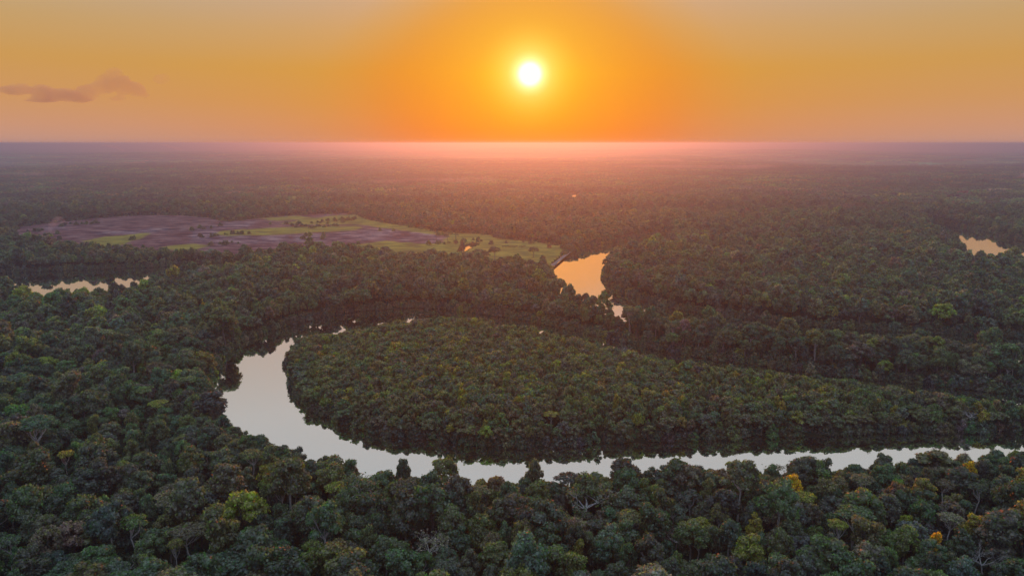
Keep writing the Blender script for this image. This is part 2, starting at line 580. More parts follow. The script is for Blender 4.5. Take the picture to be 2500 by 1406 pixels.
cc = mixc(edge(sx.outputs[1], 0.45), burnt, ashc)
cc = mixc(edge(sx.outputs[0]), cc, grass)
b = n.new('ShaderNodeBsdfDiffuse')
l.new(cc, b.inputs[0])
l.new(b.outputs[0], out.inputs[0])
me = mesh_from('field', np.column_stack([FXY, fz]), [fq], [m], smooth=True)
ca = me.attributes.new('zone', 'FLOAT_COLOR', 'POINT')
if len(me.vertices) == len(FXY):
    ca.data.foreach_set('color', np.column_stack([green, ash, np.zeros(len(FXY)), np.ones(len(FXY))]).astype(np.float32).ravel())
link('field', me, kind='structure', label='clearing of burnt ground, pale ash and green pasture')

# ------------------------------------------------------------------ tree shapes
ICO_V, ICO_F = None, None


def ico():
    global ICO_V, ICO_F
    if ICO_V is None:
        import bmesh
        bm = bmesh.new()
        bmesh.ops.create_icosphere(bm, subdivisions=2, radius=1.0)
        ICO_V = np.array([v.co[:] for v in bm.verts])
        ICO_F = np.array([[v.index for v in f.verts] for f in bm.faces])
        bm.free()
    return ICO_V, ICO_F


def ico1():
    import bmesh
    bm = bmesh.new()
    bmesh.ops.create_icosphere(bm, subdivisions=1, radius=1.0)
    v = np.array([v.co[:] for v in bm.verts])
    f = np.array([[v.index for v in f.verts] for f in bm.faces])
    bm.free()
    return v, f


ICO1_V, ICO1_F = ico1()


def tube(path, radii, sides=6):
    """tapered tube along a path -> verts, quads"""
    path = np.asarray(path, float)
    V, F = [], []
    for i, p in enumerate(path):
        t = path[min(i + 1, len(path) - 1)] - path[max(i - 1, 0)]
        t /= np.linalg.norm(t) + 1e-9
        u = np.cross(t, [0.31, 0.9, 0.2])
        u /= np.linalg.norm(u) + 1e-9
        v = np.cross(t, u)
        a = np.linspace(0, 2 * math.pi, sides, endpoint=False)
        V.append(p + radii[i] * (np.cos(a)[:, None] * u + np.sin(a)[:, None] * v))
    for i in range(len(path) - 1):
        for k in range(sides):
            F.append((i * sides + k, i * sides + (k + 1) % sides, (i + 1) * sides + (k + 1) % sides, (i + 1) * sides + k))
    return np.concatenate(V), np.array(F)


class Geo:
    def __init__(self):
        self.V, self.Q, self.T, self.n = [], [], [], 0

    def quads(self, V, Q):
        self.V.append(V)
        self.Q.append(np.asarray(Q) + self.n)
        self.n += len(V)

    def tris(self, V, T):
        self.V.append(V)
        self.T.append(np.asarray(T) + self.n)
        self.n += len(V)

    def arrays(self):
        V = np.concatenate(self.V)
        F = []
        if self.Q:
            F.append(np.concatenate(self.Q))
        if self.T:
            F.append(np.concatenate(self.T))
        return V, F


def leaf_cards(g, rng, P, N, size, jit=0.75):
    """small bent leaf sprays at P, facing roughly N"""
    k = len(P)
    if k == 0:
        return
    N = N + rng.normal(0, jit, (k, 3))
    N /= np.linalg.norm(N, axis=1)[:, None] + 1e-9
    U = np.cross(N, rng.normal(0, 1, (k, 3)))
    U /= np.linalg.norm(U, axis=1)[:, None] + 1e-9
    Wd = np.cross(N, U)
    s = (size * rng.uniform(0.6, 1.35, k))[:, None]
    w = rng.uniform(0.38, 0.62, k)[:, None]
    V = np.stack([P - U * s * 0.55, P + Wd * s * w - N * s * 0.12, P + U * s * 0.6 - N * s * 0.1, P - Wd * s * w - N * s * 0.12], 1).reshape(-1, 3)
    i = np.arange(k)[:, None] * 4
    g.quads(V, np.concatenate([i, i + 1, i + 2, i + 3], 1))


def rand_dirs(rng, k):
    d = rng.normal(0, 1, (k, 3))
    return d / (np.linalg.norm(d, axis=1)[:, None] + 1e-9)


def lobes_dome(rng, R, base, top, nl, lr=(0.30, 0.46), flat=0.75, low=0.0):
    """overlapping foliage lobes spread over an uneven dome"""
    L = []
    hc = top - base
    sx_, sy_ = rng.uniform(0.82, 1.12, 2)
    for i in range(nl):
        f = (i + 0.5) / nl
        up = 1 - f * (1.0 - low)
        a = i * 2.39996 + rng.uniform(-0.5, 0.5)
        rr = math.sqrt(max(0.0, 1 - up * up)) * rng.uniform(0.75, 1.05)
        r = R * rng.uniform(*lr) * (1.0 - 0.12 * up)
        z = base + hc * (0.12 + 0.88 * up * rng.uniform(0.82, 1.06)) - r * flat * 0.8
        L.append((math.cos(a) * rr * (R - r * 0.6) * sx_, math.sin(a) * rr * (R - r * 0.6) * sy_, max(z, base * 0.6), r, r * flat))
    return L


def foliage(g, rng, L, dens, size, core=0.78, core_hi=True, shell=(0.82, 1.10), under=-0.45, jit=0.75, hole=0.0):
    A = np.array(L)
    C, Rr = A[:, :3], np.stack([A[:, 3], A[:, 3], A[:, 4]], 1)
    for i in range(len(L)):
        r = Rr[i]
        k = int(dens * 4 * math.pi * r[0] * (r[0] * 0.5 + r[2] * 0.5))
        d = rand_dirs(rng, k)
        d = d[d[:, 2] > under]
        rad = rng.uniform(shell[0], shell[1], len(d))
        # broken outline: little sprays stand out of the lobe
        bump = 1 + 0.16 * np.sin(d[:, 0] * 7 + i) * np.sin(d[:, 1] * 6 + i * 1.7) + 0.10 * np.sin(d[:, 2] * 11 + d[:, 0] * 9 + i * 0.7)
        P = C[i] + d * r * (rad * bump)[:, None]
        ok = np.ones(len(P), bool)
        for j in range(len(L)):
            if j != i:
                q = (P - C[j]) / Rr[j]
                ok &= (q * q).sum(1) > 0.62
        if hole > 0:
            ok &= rng.uniform(0, 1, len(P)) > hole
        N = d / r
        N /= np.linalg.norm(N, axis=1)[:, None]
        leaf_cards(g, rng, P[ok], N[ok] + np.array([0, 0, 0.25]), size, jit)
        if core > 0:
            v, f = (ico() if core_hi else (ICO1_V, ICO1_F))
            bb = 1 + 0.16 * np.sin(v[:, 0] * 7 + i) * np.sin(v[:, 1] * 6 + i * 1.7) + 0.10 * np.sin(v[:, 2] * 11 + v[:, 0] * 9 + i * 0.7)
            g.tris(C[i] + v * r * core * bb[:, None], f)


def trunk_geo(rng, L, height, r0, lean=0.0, nlimb=5, fork=0.5, sides=6):
    g = Geo()
    A = np.array(L)
    top = A[:, 2].max()
    fz_ = min(height * fork, top)
    bend = rng.uniform(-1, 1, 2) * 0.5
    lx, ly = rng.uniform(-1, 1, 2) * lean
    path = [(0, 0, -0.6), (bend[0] * 0.4, bend[1] * 0.4, fz_ * 0.35), (lx * 0.6 + bend[0], ly * 0.6 + bend[1], fz_ * 0.7), (lx, ly, fz_)]
    v, q = tube(path, [r0 * 1.25, r0, r0 * 0.85, r0 * 0.75], sides)
    g.quads(v, q)
    order = rng.permutation(len(L))[:nlimb]
    for j in order:
        e = A[j, :3]
        s = np.array([lx, ly, fz_ * rng.uniform(0.9, 1.0)])
        mid = s * 0.5 + e * 0.5 + np.array([rng.uniform(-.5, .5), rng.uniform(-.5, .5), -abs(e[2] - s[2]) * 0.12])
        v, q = tube([s, mid, e], [r0 * 0.55, r0 * 0.36, r0 * 0.16], 5)
        g.quads(v, q)
        for _ in range(2):
            e2 = e + np.array([rng.normal(0, A[j, 3] * 0.6), rng.normal(0, A[j, 3] * 0.6), A[j, 4] * rng.uniform(0.1, 0.7)])
            v, q = tube([mid, mid * 0.4 + e2 * 0.6, e2], [r0 * 0.26, r0 * 0.17, r0 * 0.07], 4)
            g.quads(v, q)
    return g


def twig_tree(rng, R, height, r0, fork=0.45, levels=4, flat=0.5, limbs=5):
    """a leafless crown of ever finer branches"""
    g = Geo()
    tips = []

    def grow(p, d, length, r, lev):
        p1 = p + d * length * 0.5 + rng.normal(0, length * 0.06, 3)
        p2 = p + d * length + rng.normal(0, length * 0.08, 3)
        v, q = tube([p, p1, p2], [r, r * 0.8, r * 0.6], 5 if lev < 2 else 3)
        g.quads(v, q)
        tips.append((p2, lev))
        if lev >= levels:
            return
        for _ in range(rng.integers(2, 4) if lev else limbs):
            nd = d * 0.7 + rng.normal(0, 0.55, 3) * np.array([1, 1, flat])
            if lev == 0:
                a = rng.uniform(0, 2 * math.pi)
                nd = np.array([math.cos(a), math.sin(a), 0.75])
            nd[2] = max(nd[2], 0.02)
            nd /= np.linalg.norm(nd)
            grow(p2, nd, length * rng.uniform(0.62, 0.8) if lev else R * 0.60, r * 0.55, lev + 1)

    h0 = height * fork
    grow(np.array([0, 0, -0.5]), np.array([rng.uniform(-.08, .08), rng.uniform(-.08, .08), 1.0]), h0, r0, 0)
    return g, tips


def crown_mesh(name, g):
    V, F = g.arrays()
    return mesh_from(name, V, F, [LEAF])


def wood_mesh(name, g, mat):
    V, F = g.arrays()
    return mesh_from(name, V, F, [mat])


def joined_mesh(name, gc, gt, bark):
    Vc, Fc = gc.arrays()
    if gt is None:
        return mesh_from(name, Vc, Fc, [LEAF])
    Vt, Ft = gt.arrays()
    return mesh_from(name, np.concatenate([Vc, Vt]), Fc + [f + len(Vc) for f in Ft], [LEAF, bark], [0] * len(Fc) + [1] * len(Ft))


# near trees: crown and trunk meshes (built about 14 m tall, crown radius about 5 m)
NEAR = []      # (crown mesh, trunk mesh, radius, height, form)
rng = np.random.default_rng(7)
for i in range(14):
    R = rng.uniform(4.3, 5.6)
    top = rng.uniform(13, 15.5)
    base = top - R * rng.uniform(1.0, 1.5)
    L = lobes_dome(rng, R, base, top, int(rng.integers(11, 19)), lr=(0.26, 0.46), flat=rng.uniform(0.62, 0.9), low=rng.uniform(-0.15, 0.1))
    g = Geo()
    foliage(g, rng, L, 9.0, rng.uniform(0.44, 0.60), jit=rng.uniform(0.55, 0.85), hole=rng.uniform(0, 0.15))
    t = trunk_geo(rng, L, top, 0.30, lean=0.6)
    NEAR.append((crown_mesh('crown', g), wood_mesh('trunk', t, BARK if i % 3 else PALE_BARK), R, top, 'dome', (g, t)))
for i in range(4):       # umbrella trees: thin flat cap on open pale limbs
    R, top = 4.6, 14.5
    L = []
    for k in range(13):
        a, rr = k * 2.4 + rng.uniform(-.3, .3), math.sqrt((k + 0.5) / 13) * R * 0.82
        r = rng.uniform(1.1, 1.6)
        L.append((math.cos(a) * rr, math.sin(a) * rr, top - 0.9 - (rr / R) ** 2 * 1.3 + rng.uniform(-.15, .2), r, r * 0.42))
    g = Geo()
    foliage(g, rng, L, 10.0, 0.46, core=0.55, under=-0.2, jit=0.6)
    t = trunk_geo(rng, L, top, 0.26, lean=1.2, nlimb=7, fork=0.62)
    NEAR.append((crown_mesh('crown', g), wood_mesh('trunk', t, PALE_BARK), R, top, 'umbrella', (g, t)))
for i in range(4):       # taller, looser trees with separate clumps
    R, top = rng.uniform(3.6, 4.4), 15.5
    L = []
    for k in range(19):
        a = rng.uniform(0, 6.28)
        z = rng.uniform(7.5, 14.2)
        rr = R * rng.uniform(0.25, 0.8) * (1 - ((z - 10.5) / 6.5) ** 2 * 0.7)
        r = rng.uniform(1.2, 2.0)
        L.append((math.cos(a) * rr, math.sin(a) * rr, z, r, r * 0.75))
    g = Geo()
    foliage(g, rng, L, 8.0, 0.5, core=0.62, under=-0.8, jit=0.8, hole=0.1)
    t = trunk_geo(rng, L, top, 0.26, lean=0.8, nlimb=9, fork=0.6)
    NEAR.append((crown_mesh('crown', g), wood_mesh('trunk', t, BARK), R, top, 'loose', (g, t)))
for i in range(3):       # half bare trees: grey limbs with thin brownish tops
    R, top = 4.8, 13.5
    gt, tips = twig_tree(rng, R, top, 0.30, fork=0.50, levels=4, flat=0.55, limbs=6)
    P = np.array([p for p, lv in tips if lv >= 3])
    P = np.repeat(P, 7, 0) + rng.normal(0, 0.45, (len(P) * 7, 3))
    g = Geo()
    leaf_cards(g, rng, P, np.tile([0, 0, 1.0], (len(P), 1)), 0.40, 0.9)
    NEAR.append((crown_mesh('crown', g), wood_mesh('trunk', gt, PALE_BARK), R, top, 'sparse', (g, gt)))
FORMS = {f: [k for k, v in enumerate(NEAR) if v[4] == f] for f in ('dome', 'umbrella', 'loose', 'sparse')}

# ------------------------------------------------------------------ forest prototypes (unlinked collection, used as instances)
protos = bpy.data.collections.new('forest_shapes')
PROTO = {}


def add_proto(kind, me):
    k = len(protos.objects)
    o = bpy.data.objects.new('shape_%03d' % k, me)
    protos.objects.link(o)
    PROTO.setdefault(kind, []).append(k)


for c_, t_, R, top, form, (g, t) in NEAR:
    if form in ('dome', 'loose', 'umbrella'):
        add_proto('near_' + form, joined_mesh('near_tree', g, t, t_.materials[0]))
rng = np.random.default_rng(11)
for i in range(10):      # middle distance
    R = rng.uniform(4.3, 5.6)
    top = rng.uniform(13, 15.5)
    L = lobes_dome(rng, R, top - R * rng.uniform(1.0, 1.5), top, int(rng.integers(9, 15)), lr=(0.28, 0.48), flat=rng.uniform(0.65, 0.9), low=rng.uniform(-0.2, 0.05))
    g = Geo()
    foliage(g, rng, L, 2.8, 0.85, core=0.80, core_hi=False, jit=0.65)
    add_proto('mid', joined_mesh('mid_tree', g, trunk_geo(rng, L, top, 0.3, nlimb=3) if i % 5 == 0 else None, BARK))
for i in range(8):       # low small-crowned trees of the peninsula (radius about 3.2 m, 10 m tall)
    R, top = rng.uniform(2.8, 3.6), rng.uniform(9, 10.5)
    L = lobes_dome(rng, R, top - R * 1.3, top, int(rng.integers(7, 11)), lr=(0.32, 0.52), flat=0.75, low=-0.1)
    g = Geo()
    foliage(g, rng, L, 5.0, 0.62, core=0.76, core_hi=False, jit=0.8)
    add_proto('small', joined_mesh('small_tree', g, trunk_geo(rng, L, top, 0.18, nlimb=3) if i % 2 == 0 else None, BARK))
for i in range(6):       # bank bushes with leaves down to the water (radius about 3 m, 5 m tall)
    L = lobes_dome(rng, 3.0, 0.3, 5.0, 10, lr=(0.34, 0.52), flat=0.9, low=-0.35)
    L = [(a, b_, max(c_, 0.6), r, rz) for a, b_, c_, r, rz in L]
    g = Geo()
    foliage(g, rng, L, 4.5, 0.62, core=0.8, core_hi=False, under=-0.9, jit=0.8)
    add_proto('bush', joined_mesh('bank_bush', g, None, BARK))
for i in range(8):       # far: clusters of about nine crowns on 26 m
    g = Geo()
    for k in range(10):
        R = rng.uniform(3.6, 5.8)
        cx, cy_ = (k % 3 - 1) * 9 + rng.uniform(-3, 3), (k // 3 - 1) * 9 + rng.uniform(-3, 3)
        hh = rng.uniform(9.5, 14)
        L = lobes_dome(rng, R, hh - R * 1.2, hh, 5, lr=(0.4, 0.6), flat=0.75)
        L = [(a + cx, b_ + cy_, c_, r, rz) for a, b_, c_, r, rz in L]
        foliage(g, rng, L, 0.5, 1.4, core=0.9, core_hi=False, jit=0.6)
    V, F = g.arrays()
    add_proto('far', mesh_from('far_trees', V, F, [LEAF]))
for i in range(6):       # distant canopy: 80 m of crowns as an uneven blanket
    nn = 24
    u = np.linspace(-44, 44, nn)
    UX, UY = np.meshgrid(u, u)
    UX = UX + rng.uniform(-1.5, 1.5, UX.shape)
    UY = UY + rng.uniform(-1.5, 1.5, UY.shape)
    UZ = 8.0 + rng.uniform(0, 1, UX.shape) ** 1.6 * 7.0 + (vnoise(UX + 500, UY + 500, 22, i) - 0.5) * 6
    ed = (np.abs(UX) > 42) | (np.abs(UY) > 42)
    UZ = np.where(ed, 2.0, UZ)
    ii = np.arange(nn * nn).reshape(nn, nn)
    q = np.stack([ii[:-1, :-1], ii[:-1, 1:], ii[1:, 1:], ii[1:, :-1]], -1).reshape(-1, 4)
    add_proto('canopy', mesh_from('canopy', np.stack([UX.ravel(), UY.ravel(), UZ.ravel()], 1), [q[:, [0, 1, 2]], q[:, [0, 2, 3]]], [LEAF]))

# ------------------------------------------------------------------ colours of trees (real leaf colours)
PAL = {
    'dark green': (0.074, 0.088, 0.058), 'deep green': (0.093, 0.111, 0.066), 'green': (0.118, 0.134, 0.068), 'olive': (0.166, 0.148, 0.060),
    'grey-green': (0.142, 0.142, 0.112), 'brownish green': (0.175, 0.137, 0.082), 'yellow-green': (0.255, 0.218, 0.042),
    'russet': (0.21, 0.12, 0.06), 'golden': (0.72, 0.33, 0.010), 'pinkish brown': (0.27, 0.195, 0.16), 'orange-green': (0.33, 0.215, 0.038),
    'bright green': (0.22, 0.27, 0.09),
}
MIX_FOREST = (['dark green'] * 24 + ['deep green'] * 24 + ['green'] * 18 + ['olive'] * 15 + ['grey-green'] * 9 + ['brownish green'] * 8 + ['yellow-green'] * 2 + ['pinkish brown'])
MIX_ISLAND = ['green'] * 7 + ['deep green'] * 6 + ['olive'] * 15 + ['brownish green'] * 18 + ['grey-green'] * 5 + ['yellow-green'] * 2 + ['orange-green'] * 3


def jitter(rng, c, s=0.13):
    return tuple(max(0.004, v * (1 + rng.normal(0, s))) for v in c)


# ------------------------------------------------------------------ special trees the photograph singles out
# (pixel x, y of the crown's middle, crown width in pixels, form, colour, label, category)
SPECIAL = [
    (820, 1188, 60, 'umbrella', 'yellow-green', 'flat-capped yellow-green tree on two pale curving limbs, left of the river bend tip', 'tree'),
    (2045, 1278, 52, 'umbrella', 'yellow-green', 'flat-capped yellow-green tree on a pale forked trunk, below the golden tree', 'tree'),
    (1935, 1176, 46, 'dome', 'golden', 'rounded golden-orange flowering tree near the lower river bank', 'flowering tree'),
    (2368, 1141, 34, 'dome', 'golden', 'yellow flowering tree beside the reddish dome at the lower right bank', 'flowering tree'),
    (2285, 1310, 28, 'loose', 'golden', 'small golden flowering tree just left of the grey dead tree', 'flowering tree'),
    (1410, 1190, 30, 'sparse', 'pinkish brown', 'small grey twiggy tree just below the middle of the lower river', 'tree'),
    (1372, 1250, 42, 'sparse', 'pinkish brown', 'pale pinkish half-bare tree below the grey twiggy tree', 'tree'),
    (1050, 1318, 98, 'sparse', 'pinkish brown', 'wide half-bare tree with grey limbs and a pinkish brown top', 'tree'),
    (1890, 1182, 28, 'sparse', 'pinkish brown', 'small pale half-bare tree left of the golden-orange tree', 'tree'),
    (2012, 1130, 34, 'loose', 'dark green', 'dark round-headed tree standing out against the lower river, beside the bare snag', 'tree'),
    (2160, 1124, 46, 'dome', 'grey-green', 'tall grey-green tree standing out against the lower river', 'tree'),
    (2283, 1116, 108, 'dome', 'olive', 'broad olive dome covering the lower river near the right edge', 'tree'),
    (1212, 1178, 68, 'dome', 'russet', 'russet domed tree at the lower river bank near the middle', 'tree'),
    (985, 1142, 42, 'dome', 'dark green', 'dark tree reaching over the lower river left of the broad olive bank tree', 'tree'),
    (1080, 1136, 70, 'dome', 'olive', 'broad olive tree reaching over the river, left of the russet dome', 'tree'),
    (1305, 1142, 42, 'dome', 'brownish green', 'brownish tree reaching over the river, right of the russet dome', 'tree'),
    (1540, 1258, 68, 'umbrella', 'olive', 'slanting flat-topped yellow-olive tree with pale limbs, below the lower river', 'tree'),
    (1032, 1187, 36, 'umbrella', 'green', 'small flat-topped tree on a thin pale stem, above the wide half-bare tree', 'tree'),
    (2393, 1276, 76, 'dome', 'orange-green', 'orange-yellow topped tree directly above the grey dead tree', 'tree'),
    (2322, 1262, 58, 'umbrella', 'pinkish brown', 'brownish flat crown on a leaning pale trunk, left of the orange-yellow topped tree', 'tree'),
    (160, 1108, 40, 'umbrella', 'orange-green', 'orange-topped tree on pale stems at the far left', 'tree'),
    (420, 1213, 100, 'umbrella', 'brownish green', 'wide brownish crown spreading over several pale stems, left of the flat-capped tree', 'tree'),
    (612, 1108, 56, 'umbrella', 'olive', 'olive crown on a pale trunk beside the river bend', 'tree'),
    (650, 1150, 40, 'dome', 'orange-green', 'small rounded orange-tinted tree left of the rounded olive tree', 'tree'),
    (700, 1158, 62, 'dome', 'yellow-green', 'rounded yellow-green tree left of the flat-capped tree', 'tree'),
    (18, 1322, 60, 'umbrella', 'deep green', 'green crown on a tall pale trunk at the left edge', 'tree'),
    (385, 985, 50, 'umbrella', 'yellow-green', 'flat yellow-green crown amid dark trees west of the river bend', 'tree'),
    (2352, 1120, 48, 'dome', 'pinkish brown', 'reddish brown dome at the lower right river bank', 'tree'),
    (2105, 1168, 62, 'umbrella', 'brownish green', 'flat olive-brown crown on one straight pale trunk below the tall grey-green tree', 'tree'),
    (1265, 1360, 30, 'loose', 'bright green', 'small bright light-green tree near the bottom edge, right of the wide half-bare tree', 'tree'),
    (1962, 1212, 62, 'umbrella', 'yellow-green', 'flat yellow-green crown just below the golden-orange tree', 'tree'),
    (1345, 1008, 42, 'umbrella', 'orange-green', 'flat orange-tinted tree on a pale stem on the peninsula shore', 'tree'),
    (505, 728, 26, 'dome', 'golden', 'far golden tree in the dark forest above the river bend', 'flowering tree'),
    (250, 892, 40, 'dome', 'orange-green', 'orange-tinted tree in the dark forest on the left', 'tree'),
    (1832, 1330, 90, 'dome', 'yellow-green', 'large yellow-topped tree near the bottom edge right of the middle', 'tree'),
    (1845, 1275, 44, 'dome', 'orange-green', 'orange-yellow rounded tree above the large yellow-topped tree', 'tree'),
    (1207, 607, 30, 'dome', 'dark green', 'dark rounded tree standing by the pool on the pasture', 'tree'),
    (1172, 614, 46, 'dome', 'brownish green', 'broad low tree between the pool and the dark rounded pasture tree', 'tree'),
    (1302, 607, 26, 'dome', 'brownish green', 'rounded tree on the pasture right of the row of cows', 'tree'),
    (1258, 631, 16, 'dome', 'dark green', 'small dark tree at the near edge of the pasture', 'tree'),
    (1325, 630, 20, 'dome', 'dark green', 'small dark tree on the pasture close to the sandy bank', 'tree'),
]
DEAD = [
    (2410, 1348, 74, 'pale grey dead tree with a spreading leafless crown at the lower right', 4),
    (1975, 1138, 22, 'thin bare snag with forked branches against the lower river', 2),
    (1520, 846, 40, 'pale bare tree on the far edge of the peninsula', 3),
    (2380, 1000, 30, 'pale bare tree on the right part of the peninsula', 3),
]
placed = []       # (x, y, radius) of trees that stand alone as objects
LAND = lambda x, y: float(land_height(np.array([[x, y]]))[0])


def make_tree(name, k, x, y, s, sz, rot, tint, label, cat, group=None):
    c_, t_, R, top, form, _ = NEAR[k]
    e = bpy.data.objects.new(name, None)
    e.empty_display_size = 1.0
    col.objects.link(e)
    e.location = (x, y, LAND(x, y) - 0.1)
    e.rotation_euler = (0, 0, rot)
    e.scale = (s, s, sz)
    e['label'] = label
    e['category'] = cat
    if group:
        e['group'] = group
    t = link('trunk', t_, e)
    c = link('crown', c_, e)
    c['tint'] = [float(v) for v in tint]
    placed.append((x, y, R * s))
    return e


rng = np.random.default_rng(23)
LANDMARKS = []
NS = len(SPECIAL)
for px, py, w, form, colour, label, cat in SPECIAL:
    k = FORMS[form][int(rng.integers(len(FORMS[form])))]
    R, top = NEAR[k][2], NEAR[k][3]
    for sz in ((0.58, 0.5) if 'peninsula shore' in label else ()) + (0.86, 0.92, 0.80, 1.0, 0.74, 1.08, 0.68, 0.6, 1.16, 0.52, 1.24):     # a height that keeps the foot on land
        zc = 1.0 + (top - (1.2 if form == 'umbrella' else R * 0.55)) * sz
        p = ground_at(px, py, zc)
        if river_dist(p[None, :])[0] > 1.2:
            break
    dep = pixel_of([[p[0], p[1], zc]])[0, 2]
    s = w / 2 * dep / FPX / R
    make_tree('flowering_tree' if cat == 'flowering tree' else 'tree', k, p[0], p[1], s, sz, rng.uniform(0, 6.28),
              PAL[colour], label, cat)
    LANDMARKS.append((px, py, label))
for px, py, w, label, lev in DEAD:
    for zc in (10.5, 11.5, 9.0, 12.5, 8.0, 7.0, 13.5, 6.0):
        p = ground_at(px, py, zc)
        if river_dist(p[None, :])[0] > 1.2:
            break
    dep = pixel_of([[p[0], p[1], zc]])[0, 2]
    R = w / 2 * dep / FPX
    gt, tips = twig_tree(rng, max(R, 2.2), zc * 1.25, 0.24, fork=0.42, levels=lev + 1, flat=0.5, limbs=7 if lev > 2 else 3)
    V, F = gt.arrays()
    e = bpy.data.objects.new('dead_tree', None)
    col.objects.link(e)
    e.location = (p[0], p[1], LAND(*p) - 0.1)
    e['label'] = label
    e['category'] = 'dead tree'
    # stem and limbs are the first tubes, the twigs come after
    link('trunk', mesh_from('bare_trunk', V[:15], [F[0][:10]], [PALE_BARK]), e)
    F2 = F[0][10:] - 15
    link('branches', mesh_from('bare_branches', V[15:], [F2], [PALE_BARK]), e)
    placed.append((p[0], p[1], max(R, 2.2) * 0.8))
    LANDMARKS.append((px, py, label))

# ------------------------------------------------------------------ scatter the forest
rng = np.random.default_rng(5)
ISLAND_C = smooth_poly(poly(LOOP_IN), 1)


def jgrid(x0, x1, y0, y1, s, jit=0.42):
    a, b_ = np.arange(x0, x1, s), np.arange(y0, y1, s)
    A, B = np.meshgrid(a, b_)
    A = A + (np.arange(len(b_)) % 2)[:, None] * s * 0.5
    P = np.stack([A.ravel(), B.ravel()], 1)
    return P + rng.uniform(-jit * s, jit * s, P.shape)


TANH = math.tan(math.radians(41))


def in_wedge(P, margin=40):
    return np.abs(P[:, 0]) < P[:, 1] * TANH + margin


PL = np.array([(x, y, r) for x, y, r in placed])
pts, rots, scls, ids, tints = [], [], [], [], []


def emit(P, z, kind, sx_, sz_, mix=None, tint=None, jit=0.13):
    ks = PROTO[kind]
    # stands of lighter and darker forest types
    far_k = np.clip(np.hypot(P[:, 0], P[:, 1]) / 1500.0, 0.25, 1.0)
    stand = 1 + far_k * ((vnoise(P[:, 0], P[:, 1], 130, 91) - 0.5) * 0.9 + (vnoise(P[:, 0], P[:, 1], 520, 92) - 0.5) * 0.8)
    stand = np.clip(stand, 0.5, 1.6)
    for j in range(len(P)):
        pts.append((P[j, 0], P[j, 1], z[j]))
        rots.append((rng.normal(0, 0.05) if kind != 'canopy' else 0, rng.normal(0, 0.05) if kind != 'canopy' else 0, rng.uniform(0, 6.28)))
        scls.append((sx_[j], sx_[j], sz_[j]))
        ids.append(ks[int(rng.integers(len(ks)))])
        tints.append(tuple(stand[j] * v for v in jitter(rng, PAL[mix[int(rng.integers(len(mix)))]] if tint is None else tint, jit)))


# 1. single trees out to 1400 m
P = jgrid(-1300, 1300, 140, 1400, 6.3)
P = P[in_wedge(P) & (np.hypot(P[:, 0], P[:, 1]) < 1400)]
r = np.hypot(P[:, 0], P[:, 1])
d_r = river_dist(P)
d_c = sdist_box(CLEARING, P, 30)
isl = inside(ISLAND_C, P)
ok = (d_r > np.where(isl, 1.6, np.where(r < 262, 1.0, 2.6))) & (d_c > 1.5) & ~(isl & (np.arange(len(P)) < -1))
P, r, d_r, isl, d_c = P[ok], r[ok], d_r[ok], isl[ok], d_c[ok]
dom = (vnoise(P[:, 0], P[:, 1], 35, 31) - 0.5) * 0.35
rad = np.clip(rng.normal(3.7, 1.05, len(P)) * (1 + dom), 1.9, 7.0)
# keep clear of the single trees already standing
dd = np.min(np.hypot(P[:, None, 0] - PL[None, :, 0], P[:, None, 1] - PL[None, :, 1]) - PL[None, :, 2] * 0.85, axis=1)
ok = (dd > rad * 0.45) & ~isl
P, r, d_r, d_c, rad, dom = P[ok], r[ok], d_r[ok], d_c[ok], rad[ok], dom[ok]
z = land_height(P) - 0.1
hgt = np.clip(rng.normal(0.97, 0.17, len(P)), 0.6, 1.35) * (1 + dom * 0.5)
hgt *= np.where((d_r < 7) & (r > 520), rng.uniform(0.62, 0.95, len(P)), 1.0)
hgt *= np.where((d_r < 10) & (r > 300) & (r < 520) & (P[:, 1] > 385), rng.uniform(1.0, 1.25, len(P)), 1.0)
nb = (d_r < 14) & (r < 262)
rad = np.where(nb, np.minimum(rad, 4.4), rad)
hgt = np.where(nb, np.clip(hgt, 0.86, 1.0), hgt)
hgt *= np.where(d_c < 14, rng.uniform(0.6, 0.9, len(P)), 1.0)
# the 300 that show largest become trees of their own
crown_pt = np.column_stack([P, z + 10.5 * hgt])
pix = pixel_of(crown_pt)
infr = (pix[:, 0] > -15) & (pix[:, 0] < 2515) & (pix[:, 1] < 1412) & (pix[:, 2] > 0)
order = np.argsort(np.where(infr, -rad / pix[:, 2], 9))
NSINGLE = 255
single = order[:NSINGLE]
single = single[np.argsort(r[single])]
WORDS = ['first', 'second', 'third', 'fourth', 'fifth', 'sixth', 'seventh', 'eighth', 'ninth', 'tenth', 'eleventh', 'twelfth', 'thirteenth', 'fourteenth', 'fifteenth', 'sixteenth']
SHORT = {
    0: 'the flat-capped tree on two limbs', 1: 'the flat-capped tree on a fork', 2: 'the golden-orange tree',
    3: 'the yellow flowering bank tree', 4: 'the small golden tree', 7: 'the wide half-bare tree', 12: 'the russet dome', 11: 'the broad olive dome',
    16: 'the slanting yellow-olive tree', 21: 'the wide many-stemmed brown crown', 22: 'the pale-trunked bend tree', 25: 'the left-edge pale trunk',
    20: 'the orange-topped left tree', 29: 'the bright light-green tree', 34: 'the large yellow-topped tree', NS: 'the grey dead tree', 14: 'the broad olive river tree',
    26: 'the flat yellow-green western crown', 33: 'the orange-tinted left forest tree'}
LM = [(LANDMARKS[k][0], LANDMARKS[k][1], v) for k, v in SHORT.items()]
DIRS = ['right of', 'above right of', 'above', 'above left of', 'left of', 'below left of', 'below', 'below right of']
lab_of, bucket, colname = {}, {}, {}
